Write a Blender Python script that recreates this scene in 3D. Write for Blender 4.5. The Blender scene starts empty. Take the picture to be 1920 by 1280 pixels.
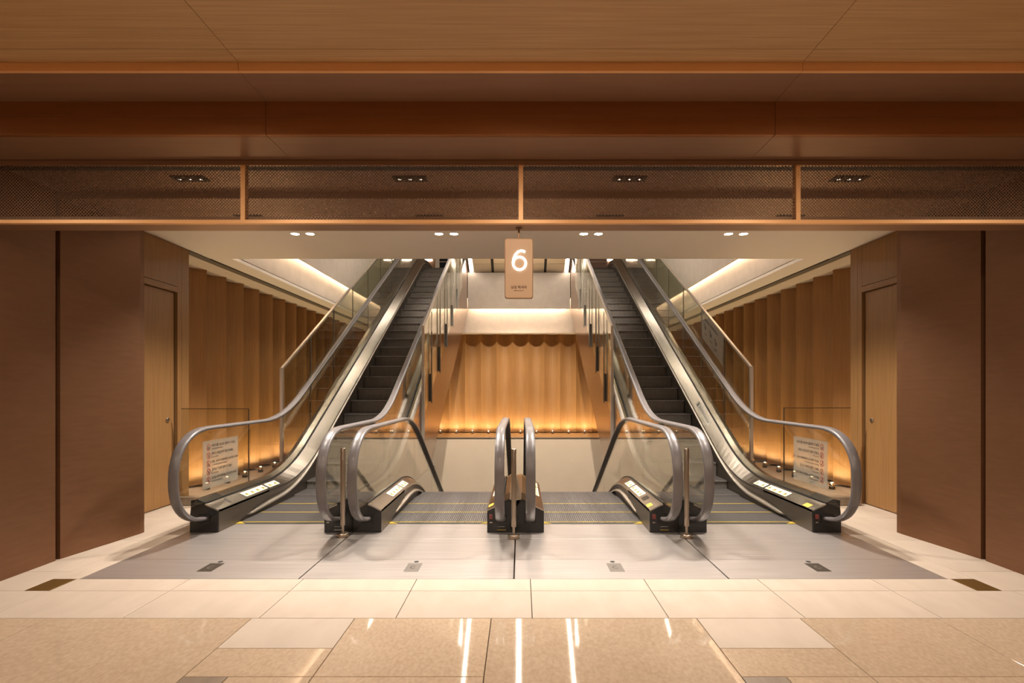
import bpy, math, random
from mathutils import Vector, Matrix
random.seed(7)
scene = bpy.context.scene
COL = scene.collection

# ------------------------------------------------------------------ camera / world / exposure
CAM_Z = 1.288
cam_data = bpy.data.cameras.new('camera')
cam = bpy.data.objects.new('camera', cam_data)
COL.objects.link(cam)
cam.location = (0, 0, CAM_Z)
cam.rotation_euler = (math.radians(90), 0, 0)
cam_data.sensor_width = 36.0
cam_data.lens = 36.0 * 975 / 1920
cam_data.shift_x = -16 / 1920
cam_data.shift_y = 88 / 1920
cam_data.clip_start = 0.05
cam_data.clip_end = 100
scene.camera = cam

world = bpy.data.worlds.new('world')
scene.world = world
world.use_nodes = True
world.node_tree.nodes['Background'].inputs[0].default_value = (1.0, 0.85, 0.68, 1)
world.node_tree.nodes['Background'].inputs[1].default_value = 0.02

vs = scene.view_settings
vs.view_transform = 'Standard'
vs.look = 'None'
vs.exposure = 0.9
vs.gamma = 1.0
vs.use_curve_mapping = False
cy = scene.cycles
cy.use_denoising = True
cy.max_bounces = 9
cy.diffuse_bounces = 4
cy.glossy_bounces = 5
cy.transmission_bounces = 6
cy.transparent_max_bounces = 40
cy.sample_clamp_indirect = 6.0
cy.caustics_reflective = False
cy.caustics_refractive = False

# light levels (watts) of the place's lamps and the added fill lamps
WARM = (1.0, 0.83, 0.65)
NEUT = (1.0, 0.91, 0.80)
AMBER = (1.0, 0.76, 0.42)
W_MALL = 34.0
W_MESH_A = 6.0
W_MESH_B = 32.0
W_WHITE = 112.0
W_PUCK = 6.5
E_COVE = 13.0
E_SOFFIT = 14.0
E_UPPER = 40.0
W_LOWER_FILL = 60.0
W_OVER_FILL = 230.0
W_WELL_FILL = 1700.0

# ------------------------------------------------------------------ mesh helpers
class MB:
    def __init__(s):
        s.v = []; s.f = []; s.m = []; s.s = []
    def add(s, verts, faces, mi=0, smooth=False):
        o = len(s.v)
        s.v += [tuple(p) for p in verts]
        for f in faces:
            s.f.append(tuple(i + o for i in f)); s.m.append(mi); s.s.append(smooth)
        return s
    def box(s, x0, x1, y0, y1, z0, z1, mi=0):
        return s.add([(x0,y0,z0),(x1,y0,z0),(x1,y1,z0),(x0,y1,z0),(x0,y0,z1),(x1,y0,z1),(x1,y1,z1),(x0,y1,z1)],
              [(0,3,2,1),(4,5,6,7),(0,1,5,4),(1,2,6,5),(2,3,7,6),(3,0,4,7)], mi)
    def cbox(s, x0, x1, y0, y1, z0, z1, c, mi=0):
        """box with its eight corners chamfered all round (top and sides)"""
        o = [(x0,y0),(x1,y0),(x1,y1),(x0,y1)]
        i = [(x0+c,y0+c),(x1-c,y0+c),(x1-c,y1-c),(x0+c,y1-c)]
        v = [(a,b,z0) for a,b in i]+[(a,b,z0+c) for a,b in o]+[(a,b,z1-c) for a,b in o]+[(a,b,z1) for a,b in i]
        f = [(3,2,1,0),(12,13,14,15)]
        for r in range(3):
            for k in range(4):
                a=r*4+k; b=r*4+(k+1)%4
                f.append((a,b,b+4,a+4))
        return s.add(v,f,mi)
    def prism_x(s, pts, x0, x1, mi=0, smooth=False):
        """closed polygon in (y,z) extruded along x"""
        n = len(pts)
        v = [(x0,y,z) for y,z in pts]+[(x1,y,z) for y,z in pts]
        s.add(v, [tuple(range(n)), tuple(range(2*n-1, n-1, -1))], mi)
        s.add(v, [(i, (i+1)%n, (i+1)%n+n, i+n)[::-1] for i in range(n)], mi, smooth)
        return s
    def prism_y(s, pts, y0, y1, mi=0, smooth=False):
        n = len(pts)
        v = [(x,y0,z) for x,z in pts]+[(x,y1,z) for x,z in pts]
        s.add(v, [tuple(range(n)), tuple(range(2*n-1, n-1, -1))], mi)
        s.add(v, [(i, (i+1)%n, (i+1)%n+n, i+n)[::-1] for i in range(n)], mi, smooth)
        return s
    def prism_z(s, pts, z0, z1, mi=0, smooth=False):
        n = len(pts)
        v = [(x,y,z0) for x,y in pts]+[(x,y,z1) for x,y in pts]
        s.add(v, [tuple(range(n-1,-1,-1)), tuple(range(n, 2*n))], mi)
        s.add(v, [(i, (i+1)%n, (i+1)%n+n, i+n) for i in range(n)], mi, smooth)
        return s
    def lathe(s, prof, cx=0, cy=0, n=24, mi=0, smooth=True):
        """prof: list of (r,z)"""
        v = []
        for r, z in prof:
            for k in range(n):
                a = 2*math.pi*k/n
                v.append((cx+r*math.cos(a), cy+r*math.sin(a), z))
        f = []
        for i in range(len(prof)-1):
            for k in range(n):
                f.append((i*n+k, i*n+(k+1)%n, (i+1)*n+(k+1)%n, (i+1)*n+k))
        return s.add(v, f, mi, smooth)
    def sweep_yz(s, path, x, sec, mi=0, smooth=True, caps=True):
        """section (dx,dn) swept along a path of (y,z)"""
        n = len(sec); v = []
        for i, (y, z) in enumerate(path):
            a = path[max(i-1,0)]; b = path[min(i+1,len(path)-1)]
            t = Vector((b[0]-a[0], b[1]-a[1])).normalized()
            nn = (-t.y, t.x)
            for dx, dn in sec:
                v.append((x+dx, y+nn[0]*dn, z+nn[1]*dn))
        f = []
        for i in range(len(path)-1):
            for k in range(n):
                f.append((i*n+k, i*n+(k+1)%n, (i+1)*n+(k+1)%n, (i+1)*n+k))
        s.add(v, f, mi, smooth)
        if caps:
            L = (len(path)-1)*n
            s.add(v, [tuple(range(n-1,-1,-1)), tuple(range(L, L+n))], mi)
        return s
    def grid_section(s, secs, mi=0, smooth=False):
        """secs: list of equally long point lists, joined as an open sheet"""
        n = len(secs[0]); v = [p for q in secs for p in q]; f = []
        for i in range(len(secs)-1):
            for k in range(n-1):
                f.append((i*n+k, i*n+k+1, (i+1)*n+k+1, (i+1)*n+k))
        return s.add(v, f, mi, smooth)
    def mesh(s, name, mats):
        me = bpy.data.meshes.new(name)
        me.from_pydata(s.v, [], s.f)
        for m in (mats if isinstance(mats, (list, tuple)) else [mats]):
            me.materials.append(m)
        me.polygons.foreach_set('material_index', s.m)
        me.polygons.foreach_set('use_smooth', s.s)
        me.validate(); me.update()
        return me
    def build(s, name, mats, parent=None, loc=(0,0,0)):
        return link(name, s.mesh(name, mats), parent, loc)

def link(name, data, parent=None, loc=(0,0,0), rot=None):
    o = bpy.data.objects.new(name, data)
    COL.objects.link(o)
    o.parent = parent
    o.location = loc
    if rot: o.rotation_euler = rot
    return o
def empty(name, loc, rz=0):
    o = link(name, None, None, loc)
    o.empty_display_size = 0.1
    o.rotation_euler = (0, 0, rz)
    return o
def tag(o, label, cat, group=None):
    o['label'] = label; o['category'] = cat
    if group: o['group'] = group
    return o
def struct(o, label=None):
    o['kind'] = 'structure'
    if label: o['label'] = label
    return o
def rrect(w, h, r, n=6):
    pts = []
    for cx, cz, a0 in ((w/2-r, h/2-r, 0), (-w/2+r, h/2-r, 90), (-w/2+r, -h/2+r, 180), (w/2-r, -h/2+r, 270)):
        for k in range(n+1):
            a = math.radians(a0+90*k/n)
            pts.append((cx+r*math.cos(a), cz+r*math.sin(a)))
    return pts
def text_mesh(body, size, align='LEFT', extrude=0.0004, bold=0.0):
    cu = bpy.data.curves.new('lettering', 'FONT')
    cu.body = body; cu.size = size; cu.align_x = align; cu.align_y = 'CENTER'
    cu.extrude = extrude; cu.offset = size*bold; cu.resolution_u = 2
    ob = bpy.data.objects.new('lettering', cu)
    COL.objects.link(ob)
    me = bpy.data.meshes.new_from_object(ob)
    bpy.data.objects.remove(ob); bpy.data.curves.remove(cu)
    return me
def spot(parent, loc, watts, color, angle=100, blend=0.6, radius=0.03, aim=None, name='lamp'):
    d = bpy.data.lights.new(name, 'SPOT')
    d.energy = watts; d.color = color; d.spot_size = math.radians(angle); d.spot_blend = blend
    d.shadow_soft_size = radius
    o = link(name, d, parent, loc)
    if aim is not None:
        o.rotation_euler = Vector(aim).to_track_quat('-Z', 'Y').to_euler()
    return o

# ------------------------------------------------------------------ materials
def new_mat(name):
    m = bpy.data.materials.new(name); m.use_nodes = True
    nt = m.node_tree
    return m, nt, nt.nodes['Principled BSDF'], nt.nodes['Material Output']
def simple(name, col, rough=0.5, metal=0.0, spec=0.5, coat=0.0):
    m, nt, b, o = new_mat(name)
    b.inputs['Base Color'].default_value = (*col, 1)
    b.inputs['Roughness'].default_value = rough
    b.inputs['Metallic'].default_value = metal
    b.inputs['Specular IOR Level'].default_value = spec
    b.inputs['Coat Weight'].default_value = coat
    return m
def emit(name, col, strength):
    m, nt, b, o = new_mat(name)
    b.inputs['Base Color'].default_value = (*col, 1)
    b.inputs['Emission Color'].default_value = (*col, 1)
    b.inputs['Emission Strength'].default_value = strength
    return m
def grained(name, c1, c2, scale, rough=0.5, metal=0.0, detail=5, bump=0.0, rvar=0.0, nscale=4.0, per_obj=0.0, spec=0.5, blotch=0.25):
    """two-tone streaky material: noise stretched by `scale` in object space"""
    m, nt, b, o = new_mat(name)
    N = nt.nodes.new; L = nt.links.new
    tc = N('ShaderNodeTexCoord'); mp = N('ShaderNodeMapping'); mp.inputs['Scale'].default_value = scale
    L(tc.outputs['Object'], mp.inputs['Vector'])
    oi = N('ShaderNodeObjectInfo')
    off = N('ShaderNodeVectorMath'); off.operation = 'MULTIPLY_ADD'
    cmb = N('ShaderNodeCombineXYZ')
    for k in range(3): L(oi.outputs['Random'], cmb.inputs[k])
    off.inputs[1].default_value = (37, 53, 71)
    L(cmb.outputs[0], off.inputs[0]); L(mp.outputs[0], off.inputs[2])
    n1 = N('ShaderNodeTexNoise'); n1.inputs['Scale'].default_value = nscale; n1.inputs['Detail'].default_value = detail
    L(off.outputs[0], n1.inputs['Vector'])
    n2 = N('ShaderNodeTexNoise'); n2.inputs['Scale'].default_value = 1.3; n2.inputs['Detail'].default_value = 3
    L(tc.outputs['Object'], n2.inputs['Vector'])
    ramp = N('ShaderNodeValToRGB')
    ramp.color_ramp.elements[0].position = 0.3; ramp.color_ramp.elements[1].position = 0.7
    ramp.color_ramp.elements[0].color = (*c1, 1); ramp.color_ramp.elements[1].color = (*c2, 1)
    mix = N('ShaderNodeMix'); mix.data_type = 'FLOAT'; mix.inputs[0].default_value = blotch
    L(n1.outputs['Fac'], mix.inputs[2]); L(n2.outputs['Fac'], mix.inputs[3])
    L(mix.outputs[0], ramp.inputs[0])
    src = ramp.outputs[0]
    if per_obj:
        hs = N('ShaderNodeHueSaturation')
        mr = N('ShaderNodeMapRange'); mr.inputs['To Min'].default_value = 1-per_obj; mr.inputs['To Max'].default_value = 1+per_obj
        L(oi.outputs['Random'], mr.inputs['Value']); L(mr.outputs[0], hs.inputs['Value']); L(src, hs.inputs['Color'])
        src = hs.outputs[0]
    L(src, b.inputs['Base Color'])
    b.inputs['Metallic'].default_value = metal
    b.inputs['Specular IOR Level'].default_value = spec
    if rvar:
        mr = N('ShaderNodeMapRange'); mr.inputs['To Min'].default_value = rough-rvar; mr.inputs['To Max'].default_value = rough+rvar
        L(n1.outputs['Fac'], mr.inputs['Value']); L(mr.outputs[0], b.inputs['Roughness'])
    else:
        b.inputs['Roughness'].default_value = rough
    if bump:
        bp = N('ShaderNodeBump'); bp.inputs['Strength'].default_value = bump; bp.inputs['Distance'].default_value = 0.002
        L(n1.outputs['Fac'], bp.inputs['Height']); L(bp.outputs[0], b.inputs['Normal'])
    return m
def glass(name, tint, refl=1.0, haze=0.0, hazecol=(0.8,0.8,0.75)):
    m, nt, b, o = new_mat(name)
    nt.nodes.remove(b)
    N = nt.nodes.new; L = nt.links.new
    tr = N('ShaderNodeBsdfTransparent'); tr.inputs[0].default_value = (*tint, 1)
    gl = N('ShaderNodeBsdfGlossy'); gl.inputs['Roughness'].default_value = 0.0
    gl.inputs['Color'].default_value = (refl, refl, refl, 1)
    lw = N('ShaderNodeLayerWeight'); lw.inputs['Blend'].default_value = 0.5
    pw = N('ShaderNodeMath'); pw.operation = 'POWER'; pw.inputs[1].default_value = 4.0
    ma = N('ShaderNodeMath'); ma.operation = 'MULTIPLY_ADD'; ma.inputs[1].default_value = 0.9; ma.inputs[2].default_value = 0.035
    L(lw.outputs['Facing'], pw.inputs[0]); L(pw.outputs[0], ma.inputs[0])
    mx = N('ShaderNodeMixShader')
    L(ma.outputs[0], mx.inputs[0]); L(tr.outputs[0], mx.inputs[1]); L(gl.outputs[0], mx.inputs[2])
    out = mx.outputs[0]
    if haze:
        df = N('ShaderNodeBsdfDiffuse'); df.inputs[0].default_value = (*hazecol, 1)
        m2 = N('ShaderNodeMixShader'); m2.inputs[0].default_value = haze
        L(out, m2.inputs[1]); L(df.outputs[0], m2.inputs[2]); out = m2.outputs[0]
    L(out, o.inputs['Surface'])
    return m

M = {}
M['oak']       = grained('oak_veneer_upright', (0.30,0.145,0.047), (0.40,0.205,0.072), (14,14,0.35), 0.48, bump=0.05, per_obj=0.05, nscale=5)
M['oak_flat']  = grained('oak_veneer_lengthways', (0.42,0.25,0.11), (0.56,0.36,0.18), (0.35,16,14), 0.5, bump=0.05, per_obj=0.03, nscale=5)
M['oak_door']  = grained('oak_door_veneer', (0.27,0.135,0.047), (0.37,0.195,0.072), (16,16,0.4), 0.45, bump=0.05, nscale=5)
M['bronze']    = grained('bronze_metal_panel', (0.195,0.092,0.044), (0.225,0.108,0.053), (1,1,6), 0.42, metal=0.55, nscale=6, rvar=0.04)
M['copper']    = grained('satin_copper_trim', (0.86,0.47,0.20), (0.92,0.52,0.23), (0.4,8,8), 0.38, metal=0.2, nscale=6)
M['fascia']    = grained('copper_brown_fascia', (0.28,0.108,0.030), (0.33,0.13,0.040), (0.4,6,6), 0.4, metal=0.55, nscale=5)
M['soffit']    = grained('bronze_soffit', (0.28,0.155,0.092), (0.33,0.185,0.11), (0.4,5,5), 0.42, metal=0.45, nscale=5)
M['cladding']  = grained('glossy_bronze_cladding', (0.24,0.125,0.065), (0.27,0.145,0.078), (1,1,1), 0.17, metal=0.6, nscale=3)
M['wire']      = simple('bronze_wire', (0.20,0.115,0.065), 0.5, 0.5)
M['dark']      = simple('dark_void_metal', (0.012,0.010,0.008), 0.6)
M['plaster']   = grained('cream_plaster', (0.62,0.525,0.435), (0.70,0.60,0.50), (2,2,2), 0.85, nscale=3, bump=0.03)
M['tan_wall']  = grained('tan_painted_wall', (0.66,0.53,0.385), (0.70,0.565,0.415), (1,1,1), 0.75, nscale=3)
M['white_ceiling'] = grained('warm_white_ceiling_paint', (0.86,0.78,0.70), (0.88,0.80,0.72), (1,1,1), 0.8, nscale=2)
M['stone_pale']= grained('pale_limestone', (0.52,0.425,0.345), (0.59,0.49,0.405), (3,1.2,3), 0.55, nscale=3, per_obj=0.03, detail=8, spec=0.25)
M['stone_warm']= grained('beige_marble_polished', (0.47,0.345,0.24), (0.62,0.48,0.355), (2.6,1.6,2.6), 0.045, nscale=24, per_obj=0.06, detail=10, rvar=0.03, blotch=0.35)
M['stone_grey']= grained('grey_stone', (0.25,0.19,0.14), (0.34,0.27,0.21), (6,1,3), 0.3, nscale=4)
M['inlay']     = simple('brass_inlay', (0.16,0.085,0.018), 0.45, 0.6)
M['grout']     = simple('tile_grout', (0.20,0.14,0.10), 0.8)
M['alu']       = grained('brushed_aluminium', (0.36,0.32,0.30), (0.62,0.56,0.53), (0.25,40,4), 0.40, metal=0.75, nscale=6, rvar=0.08, detail=6, blotch=0.15)
M['alu_mark']  = simple('dull_metal_plate', (0.06,0.045,0.032), 0.5, 0.5)
M['alu_mark_worn'] = simple('worn_metal_plate', (0.20,0.175,0.155), 0.5, 0.5)
M['steel']     = grained('stainless_steel_deck', (0.42,0.375,0.325), (0.49,0.44,0.385), (6,0.4,6), 0.24, metal=1.0, nscale=6, rvar=0.05)
M['steel_dark']= grained('stainless_skirt', (0.15,0.125,0.10), (0.19,0.16,0.13), (4,0.4,6), 0.38, metal=0.8, nscale=6)
M['steel_post']= simple('satin_steel_post', (0.42,0.34,0.27), 0.3, 0.95)
M['rail_metal']= simple('satin_rail_metal', (0.62,0.54,0.46), 0.35, 0.8)
M['bar_metal'] = simple('grey_bar_metal', (0.26,0.23,0.19), 0.4, 0.7)
M['bar_dark']  = simple('dark_clamp_and_shadow', (0.10,0.085,0.07), 0.4, 0.6)
M['rubber']    = grained('grey_handrail_rubber', (0.135,0.120,0.120), (0.16,0.143,0.142), (3,3,3), 0.30, nscale=4, spec=0.6)
M['black']     = simple('black_gloss_plastic', (0.012,0.011,0.010), 0.25)
M['gasket']    = simple('black_gasket', (0.014,0.012,0.010), 0.5)
M['step']      = grained('dark_step_metal', (0.20,0.18,0.16), (0.26,0.235,0.21), (8,2,2), 0.45, metal=0.4, nscale=5)
M['step_tread']= grained('grey_step_tread', (0.125,0.112,0.108), (0.165,0.148,0.143), (8,2,2), 0.45, metal=0.4, nscale=5)
M['yellow']    = simple('yellow_line_paint', (0.42,0.30,0.04), 0.5)
M['comb']      = simple('comb_metal', (0.10,0.09,0.075), 0.4, 0.6)
M['glass']     = glass('clear_balustrade_glass', (0.945,0.945,0.915))
M['glass_guard']= glass('grey_guard_glass', (0.86,0.87,0.81))
M['glass_edge']= simple('dark_glass_edge', (0.05,0.03,0.015), 0.25)
M['film']      = glass('frosted_notice_film', (0.84,0.81,0.74), 0.3, 0.27, (0.64,0.58,0.48))
M['ink']       = simple('black_print', (0.05,0.042,0.036), 0.6)
M['red']       = simple('red_print', (0.36,0.055,0.03), 0.6)
M['red_button']= simple('red_button', (0.24,0.055,0.045), 0.35)
M['sticker']   = simple('white_sticker', (0.56,0.53,0.46), 0.6)
M['sticker_yellow'] = simple('yellow_sticker', (0.58,0.40,0.06), 0.5)
M['champagne'] = simple('champagne_sign_face', (0.60,0.41,0.265), 0.45, 0.25)
M['sign_edge'] = simple('bronze_sign_edge', (0.24,0.13,0.065), 0.4, 0.5)
M['sign_ink']  = simple('brown_lettering', (0.11,0.05,0.02), 0.6)
M['chrome']    = simple('chrome', (0.72,0.66,0.58), 0.12, 1.0)
M['puck_body'] = simple('dark_bronze_puck', (0.06,0.04,0.025), 0.35, 0.6)
M['lens']      = emit('downlight_and_fill_lens', (1.0,0.88,0.70), 30.0)
M['lens_dim']  = emit('recessed_lamp_lens', (1.0,0.88,0.72), 0.7)
M['lens_puck'] = emit('uplight_lens', (1.0,0.82,0.55), 10.0)
M['led']       = emit('cove_led', (1.0,0.90,0.76), E_COVE)
M['led_soffit']= emit('soffit_led', (1.0,0.92,0.80), E_SOFFIT)
M['led_upper'] = emit('upper_floor_ceiling_light', (1.0,0.92,0.80), E_UPPER)
M['six']       = emit('lit_number', (0.95,0.95,1.0), 3.0)
M['soffit_metal'] = grained('escalator_underside_metal', (0.42,0.36,0.28), (0.47,0.41,0.33), (1,1,1), 0.28, metal=0.7, nscale=3)
M['dim_floor'] = simple('upper_floor_stone', (0.45,0.36,0.27), 0.4)
M['navy']      = simple('dark_navy_cloth', (0.012,0.016,0.03), 0.7)
M['shop_pink'] = simple('pinkish_counter_laminate', (0.34,0.24,0.21), 0.4)

ORD = ['first','second','third','fourth','fifth','sixth','seventh','eighth','ninth','tenth','eleventh','twelfth','thirteenth',
       'fourteenth','fifteenth','sixteenth','seventeenth','eighteenth','nineteenth','twentieth','twenty-first']

# ------------------------------------------------------------------ main dimensions
T30 = math.tan(math.radians(30))
AX = -0.045                                  # axis of the escalator group
PITCH = 1.457
CENT = [AX + PITCH*k for k in (-1.5, -0.5, 0.5, 1.5)]
EX0, EX1 = -2.985, 2.892                     # landing plate field
Y_PLATE = 3.518; Y_COMB = 4.944; Y_BOX = 4.65
WALL_L, WALL_R = -3.84, 3.82                 # oak wall with the doors
Y_JAMB = 4.66
Z_WHITE = 2.89; Y_WHITE = 6.43
PL = 0.0                                     # floor level beside the escalators
Y_PL = 5.71
FP = 0.457                                   # flute pitch
Y_BACK = 14.97
Z_FL = 2.85                                 # flute top
Z_UP = 4.80

# ------------------------------------------------------------------ floor
fl = MB()
fl.box(-7, 7, -7, Y_PLATE, -0.40, -0.021)
fl.box(-4.6, EX0-0.004, Y_PLATE, 15.2, -0.40, -0.021)
fl.box(EX1+0.004, 4.6, Y_PLATE, 15.2, -0.40, -0.021)
floor = struct(fl.build('floor', M['grout']))
def tile(x0, x1, y0, y1, mat, name='floor_tile', g=0.0022, z=0.0):
    b = MB().cbox(x0+g, x1-g, y0+g, y1-g, -0.021, z, 0.0012)
    return b.build(name, mat, floor)
# pale border rows
S = [0.066+0.767*k for k in range(-7, 8)]
for a, b_ in zip(S[:-1], S[1:]):
    tile(a, b_, 2.916, 3.313, M['stone_pale'])
for a, b_ in zip(S[:-1], S[1:]):
    lo, hi = max(a, -3.005), min(b_, 2.91)
    if hi-lo > 0.05: tile(lo, hi, 3.313, Y_PLATE, M['stone_pale'])
tile(-3.165, -3.005, 3.313, Y_PLATE, M['inlay'], 'floor_inlay')
tile(2.91, 3.07, 3.313, Y_PLATE, M['inlay'], 'floor_inlay')
for x0, x1 in ((-4.3,-3.165), (3.07,4.2)):
    tile(x0, x1, 3.313, 3.66, M['stone_pale'])
# side strips along the landing plates
for x0, x1 in ((-3.165, EX0), (EX1, 3.07)):
    ys = [Y_PLATE, 4.55, Y_PL] if x0 < 0 else [Y_PLATE, 4.60, Y_PL]
    for a, b_ in zip(ys[:-1], ys[1:]): tile(x0, x1, a, b_, M['stone_pale'])
for x0, x1 in ((-4.3,-3.165), (3.07,4.2)):
    ys = [3.66, 4.42, 5.18, Y_PL]
    for a, b_ in zip(ys[:-1], ys[1:]): tile(x0, x1, a, b_, M['stone_pale'])
# polished concourse slabs: columns 1.15 / 0.577 / 0.767
cols = [(-5.92,-5.15,'c'),(-5.15,-4.0,'a'),(-4.0,-3.42,'b'),(-3.42,-2.656,'c'),(-2.656,-1.508,'a'),(-1.508,-0.93,'b'),(-0.93,-0.164,'c'),
        (-0.164,0.988,'a'),(0.988,1.567,'b'),(1.567,2.336,'c'),(2.336,3.486,'a'),(3.486,4.06,'b'),(4.06,4.83,'c'),(4.83,5.98,'a')]
for x0, x1, k in cols:
    if k == 'a':
        ys = [2.916, 2.325 if abs(x0+2.656) > 0.01 and x0 > 0.5 else 1.75, 0.6, -0.55, -1.7, -2.85, -4.0]
    elif k == 'b':
        ys = [2.916, 2.579, 2.325, 1.75, 1.17, 0.6, -0.55, -1.7, -2.85, -4.0]
    else:
        ys = [2.916, 2.325, 1.17, 0.02, -1.13, -2.28, -3.43, -4.0]
    for a, b_ in zip(ys[:-1], ys[1:]):
        if k == 'b' and abs(a-2.325) < 0.01:
            w = 0.2
            tile(x0, x0+w, b_, a, M['stone_grey']); tile(x0+w, x1, b_, a, M['stone_warm'])
        elif k == 'b' and abs(a-2.916) < 0.01:
            tile(x0, x1, b_, a, M['stone_pale'])
        else:
            tile(x0, x1, b_, a, M['stone_warm'])

# side floors and kerbs
for x0, x1 in ((-4.6, EX0), (EX1, 4.6)):
    ys = [Y_PL, 7.2, 8.7, 10.2, 11.7, 13.2, 15.2]
    for a, b_ in zip(ys[:-1], ys[1:]): tile(x0, x1, a, b_, M['stone_pale'])
# slab edge across the well at the back
sl = struct(MB().box(EX0+0.01, EX1-0.01, 13.65, 15.3, -1.9, PL).build('wall_well_back', M['tan_wall']), 'plain cream wall across the stairwell below the oak flutes')
MB().box(EX0+0.01, EX1-0.01, 13.635, 13.65, -0.018, 0.006).build('ledge_trim', M['rail_metal'], sl)
MB().box(EX0+0.01, EX1-0.01, 13.68, 15.1, 0.0005, 0.004).build('ledge_top', M['oak_door'], sl)
struct(MB().box(-4.6, 4.6, 5.0, 15.3, -5.0, -4.9).build('floor_lower_level', M['dim_floor']))
struct(MB().box(-4.6, 4.6, 15.25, 15.4, -5.0, -1.9).build('wall_lower_back', M['plaster']))
for nm, x0, x1 in (('wall_well_left', -1.60, -1.508), ('wall_well_right', 1.418, 1.51)):
    struct(MB().box(x0, x1, 5.2, 9.15, -4.9, -0.05).build(nm, M['plaster']))
struct(MB().box(-2.98, -1.6, 5.2, 9.15, -4.9, -1.2).build('wall_lower_left', M['plaster']))
struct(MB().box(1.51, 2.89, 5.2, 9.15, -4.9, -1.2).build('wall_lower_right', M['plaster']))
struct(MB().box(-1.5, 1.41, 4.3, 4.4, -4.9, -0.3).build('wall_well_front', M['plaster']))

# ------------------------------------------------------------------ header over the opening (Y 2.2 .. 4.7)
Z_CEIL = 2.974; Y_F0 = 2.69; Z_S1 = 2.932; Y_F1 = 2.98; Z_S2 = 2.742; Y_TR = 3.31; Z_BEAM = 2.34
ceiling = struct(MB().box(-7, 7, -7, Y_F0-0.002, Z_CEIL+0.02, Z_CEIL+0.30).build('ceiling', M['dark']))
SX = [-7, -4.38, -1.46, 1.46, 4.38, 7]
YS = [2.688, 2.585, 1.35, 0.1, -1.15, -2.4, -3.65, -4.9, -7]
for a, b_ in zip(SX[:-1], SX[1:]):
    for y1, y0 in zip(YS[:-1], YS[1:]):
        MB().cbox(a+0.0012, b_-0.0012, y0+0.002, y1-0.001, Z_CEIL, Z_CEIL+0.02, 0.001).build('ceiling_panel', M['oak_flat'], ceiling)
header = struct(MB().box(-7, 7, Y_F0+0.02, Y_TR+0.14, Z_S1+0.04, Z_CEIL+0.3).build('trim_3', M['dark']), 'stepped bronze header above the escalator opening')
for a, b_ in zip(SX[:-1], SX[1:]):
    x0, x1 = a+0.0012, b_-0.0012
    MB().box(x0, x1, Y_F0, Y_F0+0.02, Z_S1-0.002, Z_CEIL+0.02).build('copper_edge_strip', M['copper'], header)
    MB().box(x0, x1, Y_F0+0.021, Y_F1, Z_S1, Z_S1+0.02).build('soffit_panel', M['soffit'], header)
    zm = (Z_S1+Z_S2)/2+0.005
    MB().cbox(x0, x1, Y_F1, Y_F1+0.03, zm+0.001, Z_S1+0.02, 0.0012).build('fascia_panel', M['fascia'], header)
    MB().cbox(x0, x1, Y_F1, Y_F1+0.03, Z_S2, zm-0.001, 0.0012).build('fascia_panel', M['fascia'], header)
    MB().box(x0, x1, Y_F1+0.031, Y_TR-0.002, Z_S2, Z_S2+0.02).build('soffit_panel', M['soffit'], header)
MB().box(-7, 7, Y_F1+0.031, Y_TR, Z_S2+0.022, Z_S1+0.03).build('core', M['dark'], header)

# rest of the concourse shell behind the viewer
struct(MB().box(-7.1, 7.1, -7.1, -7.0, -0.02, 3.3).build('wall_concourse_rear', M['plaster']))
struct(MB().box(-7.1, -7.0, -7.0, Y_TR, -0.02, 3.3).build('wall_concourse_left', M['plaster']))
struct(MB().box(7.0, 7.1, -7.0, Y_TR, -0.02, 3.3).build('wall_concourse_right', M['plaster']))

# transom with wire mesh
tr = empty('mesh_transom', (0, Y_TR, Z_BEAM))
tag(tr, 'long bronze-framed transom filled with fine diagonal wire mesh above the escalators', 'transom')
o = MB().box(-4.6, 4.6, 0, 0.03, 2.710-Z_BEAM, 2.740-Z_BEAM).build('top_rail', M['soffit'], tr)
o = MB().box(-4.6, 4.6, 0, 0.03, 0.0, 0.022).build('bottom_rail', M['copper'], tr)
o = MB().box(-4.6, 4.6, 0.031, 0.16, 0.0, 0.05).build('beam_soffit', M['soffit'], tr)
MX = [-3.538, -1.769, 0.002, 1.769, 3.538]
for x in MX:
    MB().box(x-0.014, x+0.014, 0, 0.045, 0.022, 0.370).build('mullion', M['copper'], tr)
def wire_panel(x0, x1, z0, z1, pitch, t):
    mb = MB(); h = z1-z0
    for sgn in (1, -1):
        x = x0-h
        while x < x1+h:
            # wire from (x, z0) to (x+sgn*h, z1), clipped to the panel
            pts = []
            for k in (0, 1):
                pts.append((x+sgn*h*k, z0+h*k))
            def clip(p, q):
                (ax, az), (bx, bz) = p, q
                t0, t1 = 0.0, 1.0
                for lo, hi, s0, s1 in ((x0, x1, ax, bx),):
                    d = s1-s0
                    ta, tb = (lo-s0)/d, (hi-s0)/d
                    if ta > tb: ta, tb = tb, ta
                    t0, t1 = max(t0, ta), min(t1, tb)
                if t1 <= t0: return None
                return (ax+(bx-ax)*t0, az+(bz-az)*t0), (ax+(bx-ax)*t1, az+(bz-az)*t1)
            c = clip(*pts)
            if c:
                (ax, az), (bx, bz) = c
                d = t*0.7071
                y = 0.012 if sgn > 0 else 0.0145
                v = [(ax-d,y,az+d*sgn),(ax+d,y,az-d*sgn),(bx+d,y,bz-d*sgn),(bx-d,y,bz+d*sgn)]
                v2 = [(p[0], p[1]+0.002, p[2]) for p in v]
                mb.add(v+v2, [(0,1,2,3),(7,6,5,4),(0,4,5,1),(2,6,7,3)])
            x += pitch
    return mb
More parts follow.
